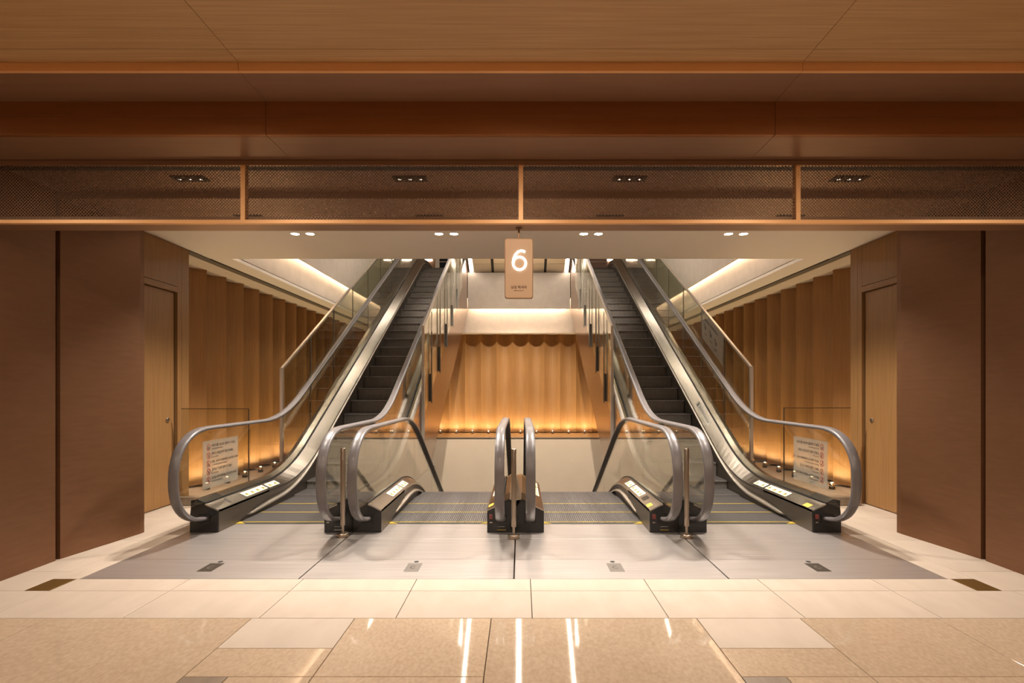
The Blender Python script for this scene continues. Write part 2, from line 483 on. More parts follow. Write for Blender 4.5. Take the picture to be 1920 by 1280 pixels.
for a, b_ in zip([-4.6]+MX, MX+[4.6]):
    w = wire_panel(a+0.014, b_-0.014, 0.022, 0.370, 0.021, 0.0016).build('wire_mesh', M['wire'], tr)
    w['kind'] = 'stuff'

# ceilings behind the transom
struct(MB().box(-4.6, 4.6, Y_TR+0.165, 3.9, 2.765, 2.86).build('ceiling_portal_front', M['soffit']))
struct(MB().box(-4.6, 4.6, 3.9, Y_JAMB+0.04, 2.712, 2.86).build('ceiling_portal_back', M['soffit']))
struct(MB().box(-4.6, 4.6, Y_TR+0.045, Y_TR+0.165, 2.742, 2.86).build('trim_4', M['dark']), 'dark shutter slot behind the mesh transom')

# bronze jamb walls
for nm, s in (('left', -1), ('right', 1)):
    xa = 3.475
    w = MB()
    w.prism_z([(s*xa, 3.46), (s*(xa+0.9), 3.46), (s*(xa+0.9), 3.885), (s*xa, 3.885)][::s], -0.02, 2.78)
    wl = struct(w.build('wall_portal_'+nm, M['bronze']), 'dark bronze wall panel beside the opening')
    MB().prism_z([(s*(xa+0.035), 3.886), (s*(xa+0.6), 3.886), (s*(xa+0.6), 3.925), (s*(xa+0.035), 3.925)][::s], -0.02, 2.78).build('groove', M['sign_edge'], wl)
    MB().prism_z([(s*xa, 3.926), (s*(xa+0.55), 3.926), (s*(xa+0.55), Y_JAMB), (s*3.372, Y_JAMB), (s*3.372, Y_JAMB-0.05)][::s], -0.02, 2.714).build('jamb_panel', M['bronze'], wl)
    # wall flanking the portal on the concourse side
    struct(MB().box(*sorted((s*3.54, s*7.0)), Y_TR+0.0, Y_TR+0.14, -0.02, Z_BEAM-0.001).build('wall_front_'+nm, M['bronze']))

# oak walls with doors
def oak_side(s, X, n):
    w = struct(MB().box(*sorted((X+s*0.04, X+s*0.5)), Y_JAMB, 6.02, -0.02, 2.9).build('wall_oak_'+('left' if s < 0 else 'right'), M['oak_door']),
               'oak veneered wall with a flush door beside the escalators')
    def pan(y0, y1, z0, z1, d0=0.0, name='oak_panel', mat='oak_door', parent=None):
        return MB().box(*sorted((X+s*d0, X+s*0.045)), y0, y1, z0, z1).build(name, M[mat], parent or w)
    pan(Y_JAMB, 5.82, 2.43, 2.888); pan(Y_JAMB, 5.82, 2.362, 2.424, name='door_head')
    pan(5.822, 5.892, -0.02, 2.362, name='door_jamb'); pan(5.822, 5.892, 2.364, 2.888)
    pan(5.896, 6.02, -0.02, 2.888)
    d = struct(MB().box(*sorted((X+s*0.025, X+s*0.05)), Y_JAMB, 5.797, 0.012, 2.352).build('door_%d' % n, M['oak_door']), 'flush oak door with a round lock near its edge')
    MB().box(*sorted((X+s*0.036, X+s*0.042)), 5.797, 5.822, -0.01, 2.36).build('door_gap', M['dark'], w)
    lk = MB().lathe([(0.0,0.0),(0.026,0.0),(0.026,0.008),(0.018,0.012),(0.012,0.010),(0.0,0.010)], n=20).build('lock', M['steel_post'], d, (X+s*0.025, 5.69, 0.945))
    lk.rotation_euler = (0, -s*math.pi/2, 0)
    kn = MB().cbox(-0.004,0.004,-0.010,0.010,0.0,0.022,0.001).build('thumb_turn', M['steel_post'], lk, (0, 0, 0.008))
oak_side(-1, WALL_L, 1); oak_side(1, WALL_R, 2)

# ------------------------------------------------------------------ fluted oak walls
def flute_mesh(depth=0.15, n=9, th=0.03):
    """scallop along local x from 0 to FP; cusps at y=0, valley at y=depth"""
    mb = MB(); fr = []; bk = []
    for k in range(n+1):
        u = k/n
        y = depth*(1-(2*u-1)**2)
        x = u*(FP-0.002)+0.001
        fr.append((x, y)); bk.append((x, depth+th))
    h = Z_FL-PL-0.03
    v = [(x,y,0.03) for x,y in fr]+[(x,y,0.03+h) for x,y in fr]+[(x,y,0.03) for x,y in bk]+[(x,y,0.03+h) for x,y in bk]
    N = n+1
    mb.add(v, [(k,k+1,k+1+N,k+N) for k in range(n)], 0, True)
    mb.add(v, [(k,2*N+k,2*N+k+1,k+1) for k in range(n)]+[(N+k,N+k+1,3*N+k+1,3*N+k) for k in range(n)]+[(0,N,3*N,2*N),(n,2*N+n,3*N+n,N+n)])
    return mb.mesh('flute_panel', M['oak'])
FM = flute_mesh()
CX = 4.14
wl = struct(MB().box(-4.6, -CX-0.19, 6.02, 15.3, -0.02, 2.9).build('wall_left', M['oak']), 'tall oak wall of upright concave flutes lit from below')
wr = struct(MB().box(CX+0.17, 4.6, 6.02, 15.3, -0.02, 2.9).build('wall_right', M['oak']), 'tall oak wall of upright concave flutes lit from below')
wb = struct(MB().box(-4.32, 4.30, Y_BACK+0.19, 15.3, 0.0, 2.9).build('wall_back', M['oak']), 'oak wall of upright concave flutes facing the escalators')
k0 = 6.86-2*FP
for i in range(21):
    y = k0+FP*i
    if y+FP > Y_BACK+0.12: break
    # left wall faces +x: local +y (valley) must point to -x, local x along +Y
    o = link('flute_panel', FM, wl, (-CX, y, PL), (0, 0, math.radians(90)))
    o = link('flute_panel', FM, wr, (CX-0.02, y+FP, PL), (0, 0, math.radians(-90)))
for i in range(-10, 10):
    x = -0.230+FP*i
    if x < -CX or x+FP > CX: continue
    o = link('flute_panel', FM, wb, (x, Y_BACK, PL), (0, 0, 0))
# ceiling strip, shadow slot, moulding and soffit over the flutes; cove above
for s, nm in ((-1, 'left'), (1, 'right')):
    xf = 3.57 if s < 0 else 3.50
    xw = -WALL_L if s < 0 else WALL_R
    b = struct(MB().box(*sorted((s*(xw+0.02), s*4.6)), 6.02, 15.3, Z_FL, Z_FL+0.02).build('ceiling_ledge_'+nm, M['plaster']), 'cream soffit over the oak flutes')
    MB().box(*sorted((s*(xw-0.005), s*(xw+0.02))), 6.02, 14.9, Z_FL-0.006, Z_FL+0.03).build('grey_moulding', M['bar_metal'], b)
    MB().box(*sorted((s*(xw+0.004), s*(xw+0.1))), 6.02, 14.9, Z_FL+0.03, Z_WHITE+0.05).build('slot', M['dark'], b)
    MB().box(*sorted((s*xf, s*(xw-0.012))), Y_WHITE, 15.0, Z_WHITE, Z_WHITE+0.04).build('ceiling_strip', M['white_ceiling'], b)
    w = struct(MB().box(*sorted((s*xf, s*4.6)), Y_WHITE-0.25, 15.3, Z_WHITE+0.05, 3.56).build('wall_cove_'+nm, M['plaster']), 'cream band lit by a hidden light line')
    u = struct(MB().box(*sorted((s*(xf-0.13), s*4.6)), Y_WHITE-0.25, 15.0, 3.56, 9.0).build('wall_upper_'+nm, M['plaster']))
    MB().box(*sorted((s*(xf-0.13), s*(xf-0.10))), Y_WHITE-0.2, 14.8, 3.31, 3.56).build('cove_lip', M['plaster'], u)
    l = MB().box(*sorted((s*(xf-0.092), s*(xf-0.03))), Y_WHITE-0.1, 14.7, 3.50, 3.53).build('cove_light', M['led'])
    tag(l, 'bright white light line in the cove along the %s side wall' % nm, 'cove light')
# back band, upper back wall
bz = struct(MB().box(-4.6, 4.6, Y_BACK+0.02, 15.3, Z_FL+0.02, 3.86).build('wall_cove_back', M['plaster']), 'cream band above the oak flutes lit by a hidden light line')
MB().box(-4.6, 4.6, Y_BACK-0.25, Y_BACK+0.19, Z_FL, Z_FL+0.02).build('soffit_ledge', M['plaster'], bz)
XC0, XC1 = CENT[0]+0.735, CENT[3]-0.735
wu = struct(MB().box(XC0, XC1, 14.94, 15.3, 3.86, Z_UP-0.02).build('wall_upper_back', M['plaster']))
MB().box(XC0, XC1, 14.74, 14.78, 3.55, 4.57).build('cove_lip', M['plaster'], wu)
MB().box(XC0, XC1, 14.78, 14.94, 3.86, 4.57).build('cove_top', M['plaster'], wu)
l = MB().box(XC0+0.02, XC1-0.02, 14.79, 14.88, 3.77, 3.80).build('cove_light', M['led'])
tag(l, 'bright white light line across the back wall above the oak flutes', 'cove light')

# white ceiling over the landings
wc = struct(MB().box(-4.4, 4.4, Y_JAMB+0.04, Y_WHITE, Z_WHITE, Z_WHITE+0.3).build('ceiling_white', M['white_ceiling']), 'smooth warm white ceiling above the escalator landings')
struct(MB().box(-4.4, 4.4, Y_WHITE-0.2, Y_WHITE-0.02, Z_WHITE+0.3, 9.0).build('wall_void_front', M['plaster']))
struct(MB().box(-4.6, 4.6, Y_WHITE-0.2, 24, 9.0, 9.1).build('ceiling_void', M['plaster']))
# upper floor
uf = MB()
uf.box(XC0, XC1, 15.0, 16.4, Z_UP-0.5, Z_UP)
uf.box(-6, CENT[0]-0.735, 15.0, 16.4, Z_UP-0.5, Z_UP); uf.box(CENT[3]+0.735, 6, 15.0, 16.4, Z_UP-0.5, Z_UP)
uf.box(-6, 6, 16.4, 24, Z_UP-0.5, Z_UP)
struct(uf.build('floor_upper_level', M['dim_floor']))
struct(MB().box(-6, 6, 23.0, 23.2, Z_UP, 9.0).build('wall_upper_shop', M['plaster']))
struct(MB().box(-6.1, -6, 15.0, 23.2, Z_UP, 9.0).build('wall_upper_shop_left', M['plaster']))
struct(MB().box(6, 6.1, 15.0, 23.2, Z_UP, 9.0).build('wall_upper_shop_right', M['plaster']))
for i, x in enumerate((-5.2, 5.2)):
    for k, y in enumerate((16.8, 19.4)):
        l = MB().box(x-0.02, x+0.02, y, y+2.2, 8.94, 8.98).build('ceiling_light_line', M['led_upper'])
        tag(l, '%s slim ceiling light line on the upper floor beyond the %s rising escalator' % (('nearer', 'farther')[k], 'left' if i == 0 else 'right'), 'ceiling light')

# underside of the next flight of escalators overhead
sroot = empty('escalator_underside', (AX, 14.76, 4.57))
tag(sroot, 'sloping metal underside of the next escalator flight above the back wall', 'escalator underside')
def slab(x0, x1, u0, u1, t0, t1, name, mat):
    """slab on the slope: u = distance toward the viewer, t = normal offset (up positive)"""
    ca, sa = math.cos(math.radians(30)), math.sin(math.radians(30))
    pts = []
    for u, t in ((u0,t0),(u1,t0),(u1,t1),(u0,t1)):
        pts.append((-u*ca + t*sa, u*sa + t*ca))
    return MB().prism_x(pts, x0, x1).build(name, mat, sroot)
HW = 1.40
for u0, u1 in ((0.0,0.36),(0.36,1.9),(1.9,3.5),(3.5,5.1),(5.1,6.7),(6.7,8.1)):
    for x0, x1 in ((-HW+0.12,-0.78),(-0.70,-0.06),(0.06,0.70),(0.78,HW-0.12)):
        slab(x0, x1, u0+0.004, u1-0.004, 0.0, 0.02, 'soffit_panel', M['soffit_metal'])
slab(-HW, HW, 0, 8.1, 0.03, 0.9, 'truss_body', M['plaster'])
for x in (-0.74, 0.74): slab(x-0.035, x+0.035, 0, 8.1, 0.012, 0.028, 'dark_slot', M['dark'])
for x in (-HW+0.055, HW-0.055): slab(x-0.03, x+0.03, 0.02, 8.0, -0.004, 0.028, 'light_strip', M['led_soffit'])
for u in (6.6,):  # added lamps out of view, put in to brighten the well wall and steps
    for x in (-0.38, 0.38):
        ca, sa = math.cos(math.radians(30)), math.sin(math.radians(30))
        p = (x, -u*ca, u*sa-0.004)
        o = MB().lathe([(0.0,-0.004),(0.05,-0.004),(0.055,0.0)][::-1], n=18).build('downlight_and_fill_lens', M['lens'], sroot, p)
        o.rotation_euler = (math.radians(-30), 0, 0)
        spot(sroot, (p[0], p[1]-0.01, p[2]-0.02), W_OVER_FILL, NEUT, 112, 0.7, 0.06, aim=(0, 0.30, -1))
        spot(sroot, (p[0], p[1]-0.01, p[2]-0.03), W_WELL_FILL, NEUT, 46, 0.5, 0.06, aim=(0, 4.6, -8.3))
slab(-0.045, -0.005, 0.02, 8.0, -0.004, 0.028, 'light_strip', M['led_soffit']); slab(0.005, 0.045, 0.6, 8.0, -0.004, 0.028, 'light_strip', M['led_soffit'])

# ------------------------------------------------------------------ escalators
def ramp(u, w):
    if u < -w: return 0.0
    if u > w: return u
    return (u+w)**2/(4*w)
def prof(zf, yk, w, up, ztop=Z_UP, w2=0.5):
    def f(Y):
        if up:
            return zf + T30*(ramp(Y-yk, w) - ramp(Y-(yk+ztop/T30), w2))
        return zf - T30*(ramp(Y-yk, w) - ramp(Y-(yk+Z_UP/T30), w2))
    return f
def frange(a, b, n): return [a+(b-a)*k/n for k in range(n+1)]
HR_SEC = [(-0.040,0.0),(-0.040,0.012),(-0.034,0.019),(-0.020,0.023),(0.0,0.024),(0.020,0.023),(0.034,0.019),(0.040,0.012),(0.040,0.0),(0.034,-0.010),(0.018,-0.012),(-0.018,-0.012),(-0.034,-0.010)]

def step_mesh(half, mats):
    mb = MB(); p = 0.0196; d = 0.007
    n = int(2*half/p); xs = []
    for k in range(n):
        x = -half + k*(2*half/n); q = 2*half/n
        xs += [(x, 0.0), (x+q*0.55, 0.0), (x+q*0.55, d), (x+q, d)]
    xs.append((half, 0.0))
    ris = []; trd = []
    for x, g in xs:
        ris.append([(x, 0.045+g, -0.235), (x, 0.028+g, -0.18), (x, 0.020+g, -0.10), (x, 0.016+g, -0.022), (x, g, -0.018), (x, g, -0.004)])
        trd.append([(x, g, -0.004), (x, 0.004, 0.0-g), (x, 0.405, 0.0-g)])
    mb.grid_section(ris, 0); mb.grid_section(trd, 1)
    mb.add([(-half,0.02,-0.235),(half,0.02,-0.235),(half,0.405,-0.235),(-half,0.405,-0.235),(-half,0.405,-0.008),(half,0.405,-0.008),(-half,0.008,-0.008),(half,0.008,-0.008)],
           [(0,1,2,3),(3,2,5,4),(0,3,4,6),(1,7,5,2)], 0)
    return mb.mesh('step', mats)
STEP = step_mesh(0.495, [M['step'], M['step_tread']])
LINE = MB().box(-0.49,0.49,0.386,0.402,0.0004,0.0022).mesh('demarcation_line', M['yellow'])

def text_children(me, name, mat, parent, loc, rot):
    me.materials.clear(); me.materials.append(mat)
    return link(name, me, parent, loc, rot)

NAMES = ['leftmost', 'left middle', 'right middle', 'rightmost']
def escalator(i, up):
    cx = CENT[i]
    root = empty('escalator', (cx, Y_PLATE, 0))
    OFF = (0, -Y_PLATE, 0)
    if up:
        nm = 'escalator climbing away to the upper floor, %s of the four, beside the %s oak door' % (NAMES[i], 'left' if i == 0 else 'right')
    else:
        nm = 'escalator sinking to the floor below, %s of the four, beside the %s climber' % (NAMES[i], 'left' if i == 1 else 'right')
    tag(root, nm, 'escalator', 'four parallel escalators')
    def part(mb, name, mat, parent=None):
        return mb.build(name, mat, parent or root, OFF if parent is None else (0,0,0))
    YE = 16.3 if up else 12.5
    nos = prof(0, 6.465 if up else 6.41, 0.45, up)
    # landing plates
    hw = PITCH/2
    l = -hw if i > 0 else EX0-cx
    r = hw if i < 3 else EX1-cx
    for a, b_ in ((Y_PLATE, 3.924), (3.924, 4.46), (4.46, Y_COMB)):
        part(MB().cbox(l+0.005, r-0.005, a+0.0015, b_-0.0015, -0.03, 0.0, 0.0012), 'landing_plate', M['alu'])
    part(MB().box(l+0.002, r-0.002, Y_PLATE, Y_COMB, -0.06, -0.031), 'plate_frame', M['comb'])
    mk = part(MB().box(-0.052, 0.052, 3.66, 3.83, 0.0, 0.0012), 'name_plate', M['alu_mark'] if i in (0, 3) else M['alu_mark_worn'])
    ring = MB()
    a0, a1 = math.radians(50), math.radians(330)
    seg = [(a0+(a1-a0)*k/14) for k in range(15)]
    for q0, q1 in zip(seg[:-1], seg[1:]):
        ring.add([(0.022*math.cos(q0),3.745+0.030*math.sin(q0),0.0016),(0.022*math.cos(q1),3.745+0.030*math.sin(q1),0.0016),
                  (0.014*math.cos(q1),3.745+0.020*math.sin(q1),0.0016),(0.014*math.cos(q0),3.745+0.020*math.sin(q0),0.0016)], [(0,3,2,1)])
    part(ring, 'plate_emblem', M['alu_mark_worn'] if i in (0, 3) else M['alu_mark'], mk)
    part(MB().lathe([(0.0,0.0015),(0.017,0.0015),(0.018,0.0)], 0.0, 3.866, 18), 'plate_socket', M['dark'])
    # comb
    cb = MB().box(-0.50, 0.50, Y_COMB, Y_COMB+0.012, -0.02, 0.004)
    for k in range(50):
        x = -0.495+0.0198*k
        cb.prism_x([(Y_COMB+0.012, -0.02), (Y_COMB+0.05, -0.008), (Y_COMB+0.012, 0.004)][::-1], x+0.002, x+0.011)
    part(cb, 'comb', M['comb'])
    for s in (-1, 1):
        part(MB().prism_z([(s*0.50, Y_COMB-0.002), (s*0.39, Y_COMB-0.002), (s*0.50, Y_COMB+0.10)][::(-s)], 0.0, 0.005), 'yellow_corner', M['yellow'])
    # steps spaced 0.4 m along the path
    Y = 5.04; acc = 0.0; dy = 0.002; pts = []
    yy = 4.64
    last = yy; pts.append(yy)
    s_ = 0.0; z_ = nos(yy)
    while yy < YE-0.4:
        z2 = nos(yy+dy); s_ += math.hypot(dy, z2-z_); z_ = z2; yy += dy
        if s_ >= 0.4:
            s_ -= 0.4; pts.append(yy)
    for k, y in enumerate(pts):
        if not up and nos(y) < -2.2: break
        st = link('step', STEP, root, (0, y-Y_PLATE, nos(y)-0.004))
        if k <= 2: link('demarcation_line', LINE, st)
    # sides
    for s in (-1, 1):
        side = 'left' if s < 0 else 'right'
        # profile of the deck
        kd = 6.344 if up else 6.46
        ke = 6.465 if up else 6.40
        zg = prof(0.255, kd, 0.55, up); ze = prof(0.200, ke, 0.55, up); zo = prof(0.215, kd, 0.55, up)
        ys = [Y_BOX+0.01, 5.0, 5.4]+frange(5.7, 7.2, 16)+(frange(7.6, 13.6, 6)+frange(13.9, 15.8, 14)+[16.3] if up else [7.8, 8.6, 9.6, 10.6, 11.5, 12.5])
        secs = []
        for y in ys:
            secs.append([(s*0.474, y, ze(y)-0.02), (s*0.474, y, ze(y)), (s*0.590, y, zg(y)), (s*0.590, y, zg(y)-0.02)])
        if s < 0: secs = [q[::-1] for q in secs]
        inner = MB().grid_section(secs, 0)
        dk = part(inner, 'inner_deck', M['steel'])
        secs = []
        for y in ys:
            secs.append([(s*0.612, y, zg(y)-0.02), (s*0.612, y, zg(y)), (s*0.668, y, zg(y)+0.040), (s*0.724, y, zg(y)+0.030), (s*0.724, y, zo(y)-0.06)])
        if s < 0: secs = [q[::-1] for q in secs]
        part(MB().grid_section(secs, 0), 'outer_deck_and_reflection', M['steel'])  # outer deck raised so its steel stands in for a reflection in the glass
        secs = [[(s*0.590, y, zg(y)-0.015), (s*0.590, y, zg(y)+0.012), (s*0.612, y, zg(y)+0.012), (s*0.612, y, zg(y)-0.015)] for y in ys]
        if s < 0: secs = [q[::-1] for q in secs]
        part(MB().grid_section(secs, 0), 'glass_gasket', M['gasket'])
        # skirt
        secs = [[(s*0.5, y, min(nos(y), ze(y))-0.22), (s*0.5, y, ze(y)-0.075), (s*0.474, y, ze(y)-0.018)] for y in ys]
        if s < 0: secs = [q[::-1] for q in secs]
        # front part of the side panel stands at the deck edge
        part(MB().grid_section(secs, 0), 'skirt', M['steel_dark'])
        fy = frange(Y_BOX+0.012, 5.6, 8); top = [ze(y) for y in fy]
        secs = [[(s*0.474, y, 0.0 if k < 3 else 0.0+0.11*min(1,(y-Y_COMB)/0.5)), (s*0.474, y, ze(y)-0.002)] for k, y in enumerate(fy)]
        if s < 0: secs = [q[::-1] for q in secs]
        part(MB().grid_section(secs, 0), 'side_panel', M['steel_dark'] if up else M['steel_dark'])
        # brush guard with a pointed end
        zb = prof(0.035 if up else 0.05, 6.42, 0.55, up)
        by = [5.14, 5.24]+frange(5.5, 7.2, 16)+(frange(7.6, 13.6, 6)+frange(13.9, 15.6, 10) if up else [7.8, 8.6, 9.6, 10.6, 11.5, 12.5])
        path = [(y, zb(y)+0.075*min(1, max(0, (y-5.2)/1.6))) for y in by]
        secs = []
        for k, (y, z) in enumerate(path):
            g = 0.15 if k == 0 else 1.0
            secs.append([(s*0.50, y, z-0.012*g), (s*(0.50-0.033*g), y, z-0.006*g), (s*(0.50-0.033*g), y, z+0.010*g), (s*0.50, y, z+0.024*g)])
        if s < 0: secs = [q[::-1] for q in secs]
        part(MB().grid_section(secs, 0), 'skirt_guard', M['rail_metal'])
        # newel box
        x0, x1 = 0.476, 0.7265
        pf = [(x0, 0.0), (x1, 0.0), (x1, 0.13), (x1-0.010, 0.235), (x1-0.055, 0.282), (0.612, 0.256), (0.590, 0.252), (x0, 0.198)]
        bx = MB().prism_y([(s*a, b_) for a, b_ in pf][::s], Y_BOX, Y_BOX+0.012)
        bx.prism_y([(s*a, b_) for a, b_ in [(0.59, 0.0), (x1, 0.0), (x1, 0.13), (x1-0.010, 0.235), (x1-0.055, 0.300), (0.590, 0.258)]][::s], Y_BOX+0.012, Y_BOX+0.30)
        box = part(bx, 'newel_box', M['black'])
        part(MB().prism_y([(s*(x0-0.003), 0.192), (s*0.59, 0.246), (s*0.59, 0.258), (s*(x0-0.003), 0.204)][::s], Y_BOX-0.004, Y_BOX+0.02), 'box_edge', M['steel'], box)
        # recess the rail runs into
        part(MB().box(*sorted((s*0.548, s*0.654)), Y_BOX-0.006, Y_BOX+0.002, 0.085, 0.165), 'rail_inlet', M['gasket'], box)
        if s > 0:
            rb = part(MB().cbox(s*0.493-0.0, s*0.523, Y_BOX-0.010, Y_BOX, 0.120, 0.165, 0.004), 'stop_button', M['red_button'], box)
            part(MB().box(s*0.497, s*0.520, Y_BOX-0.003, Y_BOX, 0.085, 0.096), 'button_plate', M['steel'], box)
            if i in (0, 1, 2):
                t = MB()
                for k in range(6): t.box(0.568+0.011*k, 0.568+0.011*k+0.008, Y_BOX-0.0015, Y_BOX, 0.052, 0.056)
                t.lathe([(0,0.0),(0.006,0.0)], 0, 0, 10)
                part(t, 'box_print', M['sticker'], box)
                t = MB()
                for k in range(8): t.box(0.566+0.0095*k, 0.566+0.0095*k+0.0075, Y_BOX-0.0015, Y_BOX, 0.020, 0.027)
                part(t, 'box_print', M['sticker_yellow'] if i else M['sticker'], box)
        # handrail
        zr = prof(0.925, 6.22 if up else 6.545, 0.5, up)
        path = [(4.86, 0.135), (4.76, 0.130)]
        for k in range(0, 25):
            a = math.radians(-90+180*k/24)
            c, q = math.cos(a), math.sin(a)
            e = 2/2.35
            path.append((4.72-0.475*abs(c)**e, 0.5275+0.3975*math.copysign(abs(q)**e, q)))
        path += [(y, zr(y)) for y in [5.0, 5.3]+frange(5.6, 7.3, 20)+(frange(7.8, 13.4, 6)+frange(13.8, 15.6, 12)+[16.3] if up else [8, 9, 10, 11, 12, 12.5])]
        # bottom of loop runs toward the viewer: section normal flips outward automatically
        hr = part(MB().sweep_yz(path, s*0.601, [(a, b_) for a, b_ in HR_SEC]), 'handrail', M['rubber'])
        # glass panels
        loop = [p for p in path[2:27]]
        inset = 0.028
        up_y = [y for y in [5.0, 5.3]+frange(5.6, 7.3, 20)+(frange(7.8, 13.4, 6)+frange(13.8, 15.6, 12)+[16.3] if up else [8, 9, 10, 11, 12, 12.5])]
        gl_top = lambda y: zr(y)-0.02
        def panel(y0, y1):
            ysn = [y0]+[y for y in up_y if y0+0.02 < y < y1-0.02]+[y1]
            poly = [(y, zg(y)+0.005) for y in ysn]+[(y, gl_top(y)) for y in ysn[::-1]]
            return poly
        joints = [5.45, 6.75, 8.05, 9.35, 10.65, 11.95, 13.25, 14.55, 15.8] if up else [5.45, 6.75, 8.05, 9.35, 10.65, 11.95]
        # newel panel
        poly = [(Y_BOX+0.02, zg(4.7)+0.005)]+[(4.72-(4.72-y)*0.955, 0.5275+(z-0.5275)*0.95) for y, z in loop if z > 0.26][:-1]
        poly = [(Y_BOX-0.22, 0.27)]+poly[1:]
        poly = [(5.449, zg(5.449)+0.005), (4.7, zg(4.7)+0.005)]+poly+[(5.0, gl_top(5.0)), (5.449, gl_top(5.449))]
        part(MB().prism_x(poly, s*0.601-0.005, s*0.601+0.005), 'glass_panel', M['glass'])
        for a, b_ in zip(joints[:-1], joints[1:]):
            part(MB().prism_x(panel(a+0.003, b_-0.003), s*0.601-0.005, s*0.601+0.005), 'glass_panel', M['glass'])
        # stickers on the inner deck
        def deck_plate(y0, y1, n, mats, name, w0=0.2, w1=0.8):
            t = MB()
            def P(u, y, dz):
                return (s*(0.474+0.116*u), y, ze(y)+(zg(y)-ze(y))*u+dz)
            q = [P(w0,y0,0.0015), P(w1,y0,0.0015), P(w1,y1,0.0015), P(w0,y1,0.0015)]
            t.add(q, [(0,1,2,3) if s > 0 else (3,2,1,0)], 0)
            for k in range(n):
                a = y0+(y1-y0)*(k+0.18)/n; b_ = y0+(y1-y0)*(k+0.82)/n; mid = (a+b_)/2
                u0, u1 = w0+0.1, w1-0.12
                t.add([P(u0,a,0.0022), P(u1,mid,0.0022), P(u0,b_,0.0022)], [(0,1,2) if s > 0 else (2,1,0)], 1)
                t.add([P(u0+0.08,mid-0.014,0.0028), P(u0+0.28,mid-0.004,0.0028), P(u0+0.28,mid+0.006,0.0028), P(u0+0.08,mid+0.012,0.0028)], [(0,1,2,3) if s > 0 else (3,2,1,0)], 2)
            return part(t, name, mats, dk)
        deck_plate(5.18, 5.62, 4, [M['sticker'], M['sticker_yellow'], M['ink']], 'safety_sticker')
        deck_plate(5.66, 5.90, 2, [M['sticker'], M['sticker_yellow'], M['ink']], 'safety_sticker')
        if s > 0 and i > 0:
            deck_plate(4.74, 4.84, 0, [M['sticker_yellow'], M['ink'], M['ink']], 'yellow_label', 0.05, 0.45)
        if s > 0 and i == 2:
            deck_plate(4.99, 5.11, 0, [M['black'], M['ink'], M['ink']], 'key_switch', 0.2, 0.7)
        if s < 0 and i == 0:
            deck_plate(4.90, 4.93, 0, [M['ink'], M['ink'], M['ink']], 'slot_mark', 0.25, 0.85)
        if s > 0 and i == 3:
            deck_plate(7.36, 7.86, 0, [M['sticker'], M['ink'], M['ink']], 'number_sticker', 0.3, 0.75)
            deck_plate(7.80, 7.84, 0, [M['ink'], M['ink'], M['ink']], 'number_sticker', 0.35, 0.7)
            for k in range(9):
                deck_plate(7.40+0.042*k, 7.43+0.042*k, 0, [M['bar_metal'], M['ink'], M['ink']], 'sticker_print', 0.42, 0.6) if k != 9 else None
        # side cladding
        tb = prof(-1.245, 6.465, 0.02, True)
        xo = s*0.7255; xi = s*0.712
        ys2 = [5.2]+frange(5.7, 7.2, 10)+(frange(7.6, 13.6, 5)+frange(13.9, 15.6, 8)+[16.3] if up else [8, 9.5, 11, 12.5])
        if up:
            bot = [(16.3, 3.555), (14.9, 3.555), (8.62, 0.0), (8.55, -0.02), (5.2, -0.02)]
        else:
            bot = [(12.5, prof(0,6.41,0.45,False)(12.5)-1.0), (6.6, -1.0), (5.2, -1.0)]
        poly = [(y, zo(y)-0.055) for y in ys2]+bot
        part(MB().prism_x(poly, *sorted((xo, xi))), 'side_cladding', M['cladding'])
    if up:
        part(MB().prism_x([(8.62, 0.0), (14.9, 3.555), (16.3, 3.555), (16.3, 3.60), (14.88, 3.60), (8.60, 0.05)], -0.71, 0.71), 'underside_cladding', M['cladding'])
        part(MB().box(-0.72, 0.72, 15.7, 16.4, Z_UP-0.03, Z_UP), 'landing_plate', M['alu'])
    return root
ESC = [escalator(0, True), escalator(1, False), escalator(2, False), escalator(3, True)]

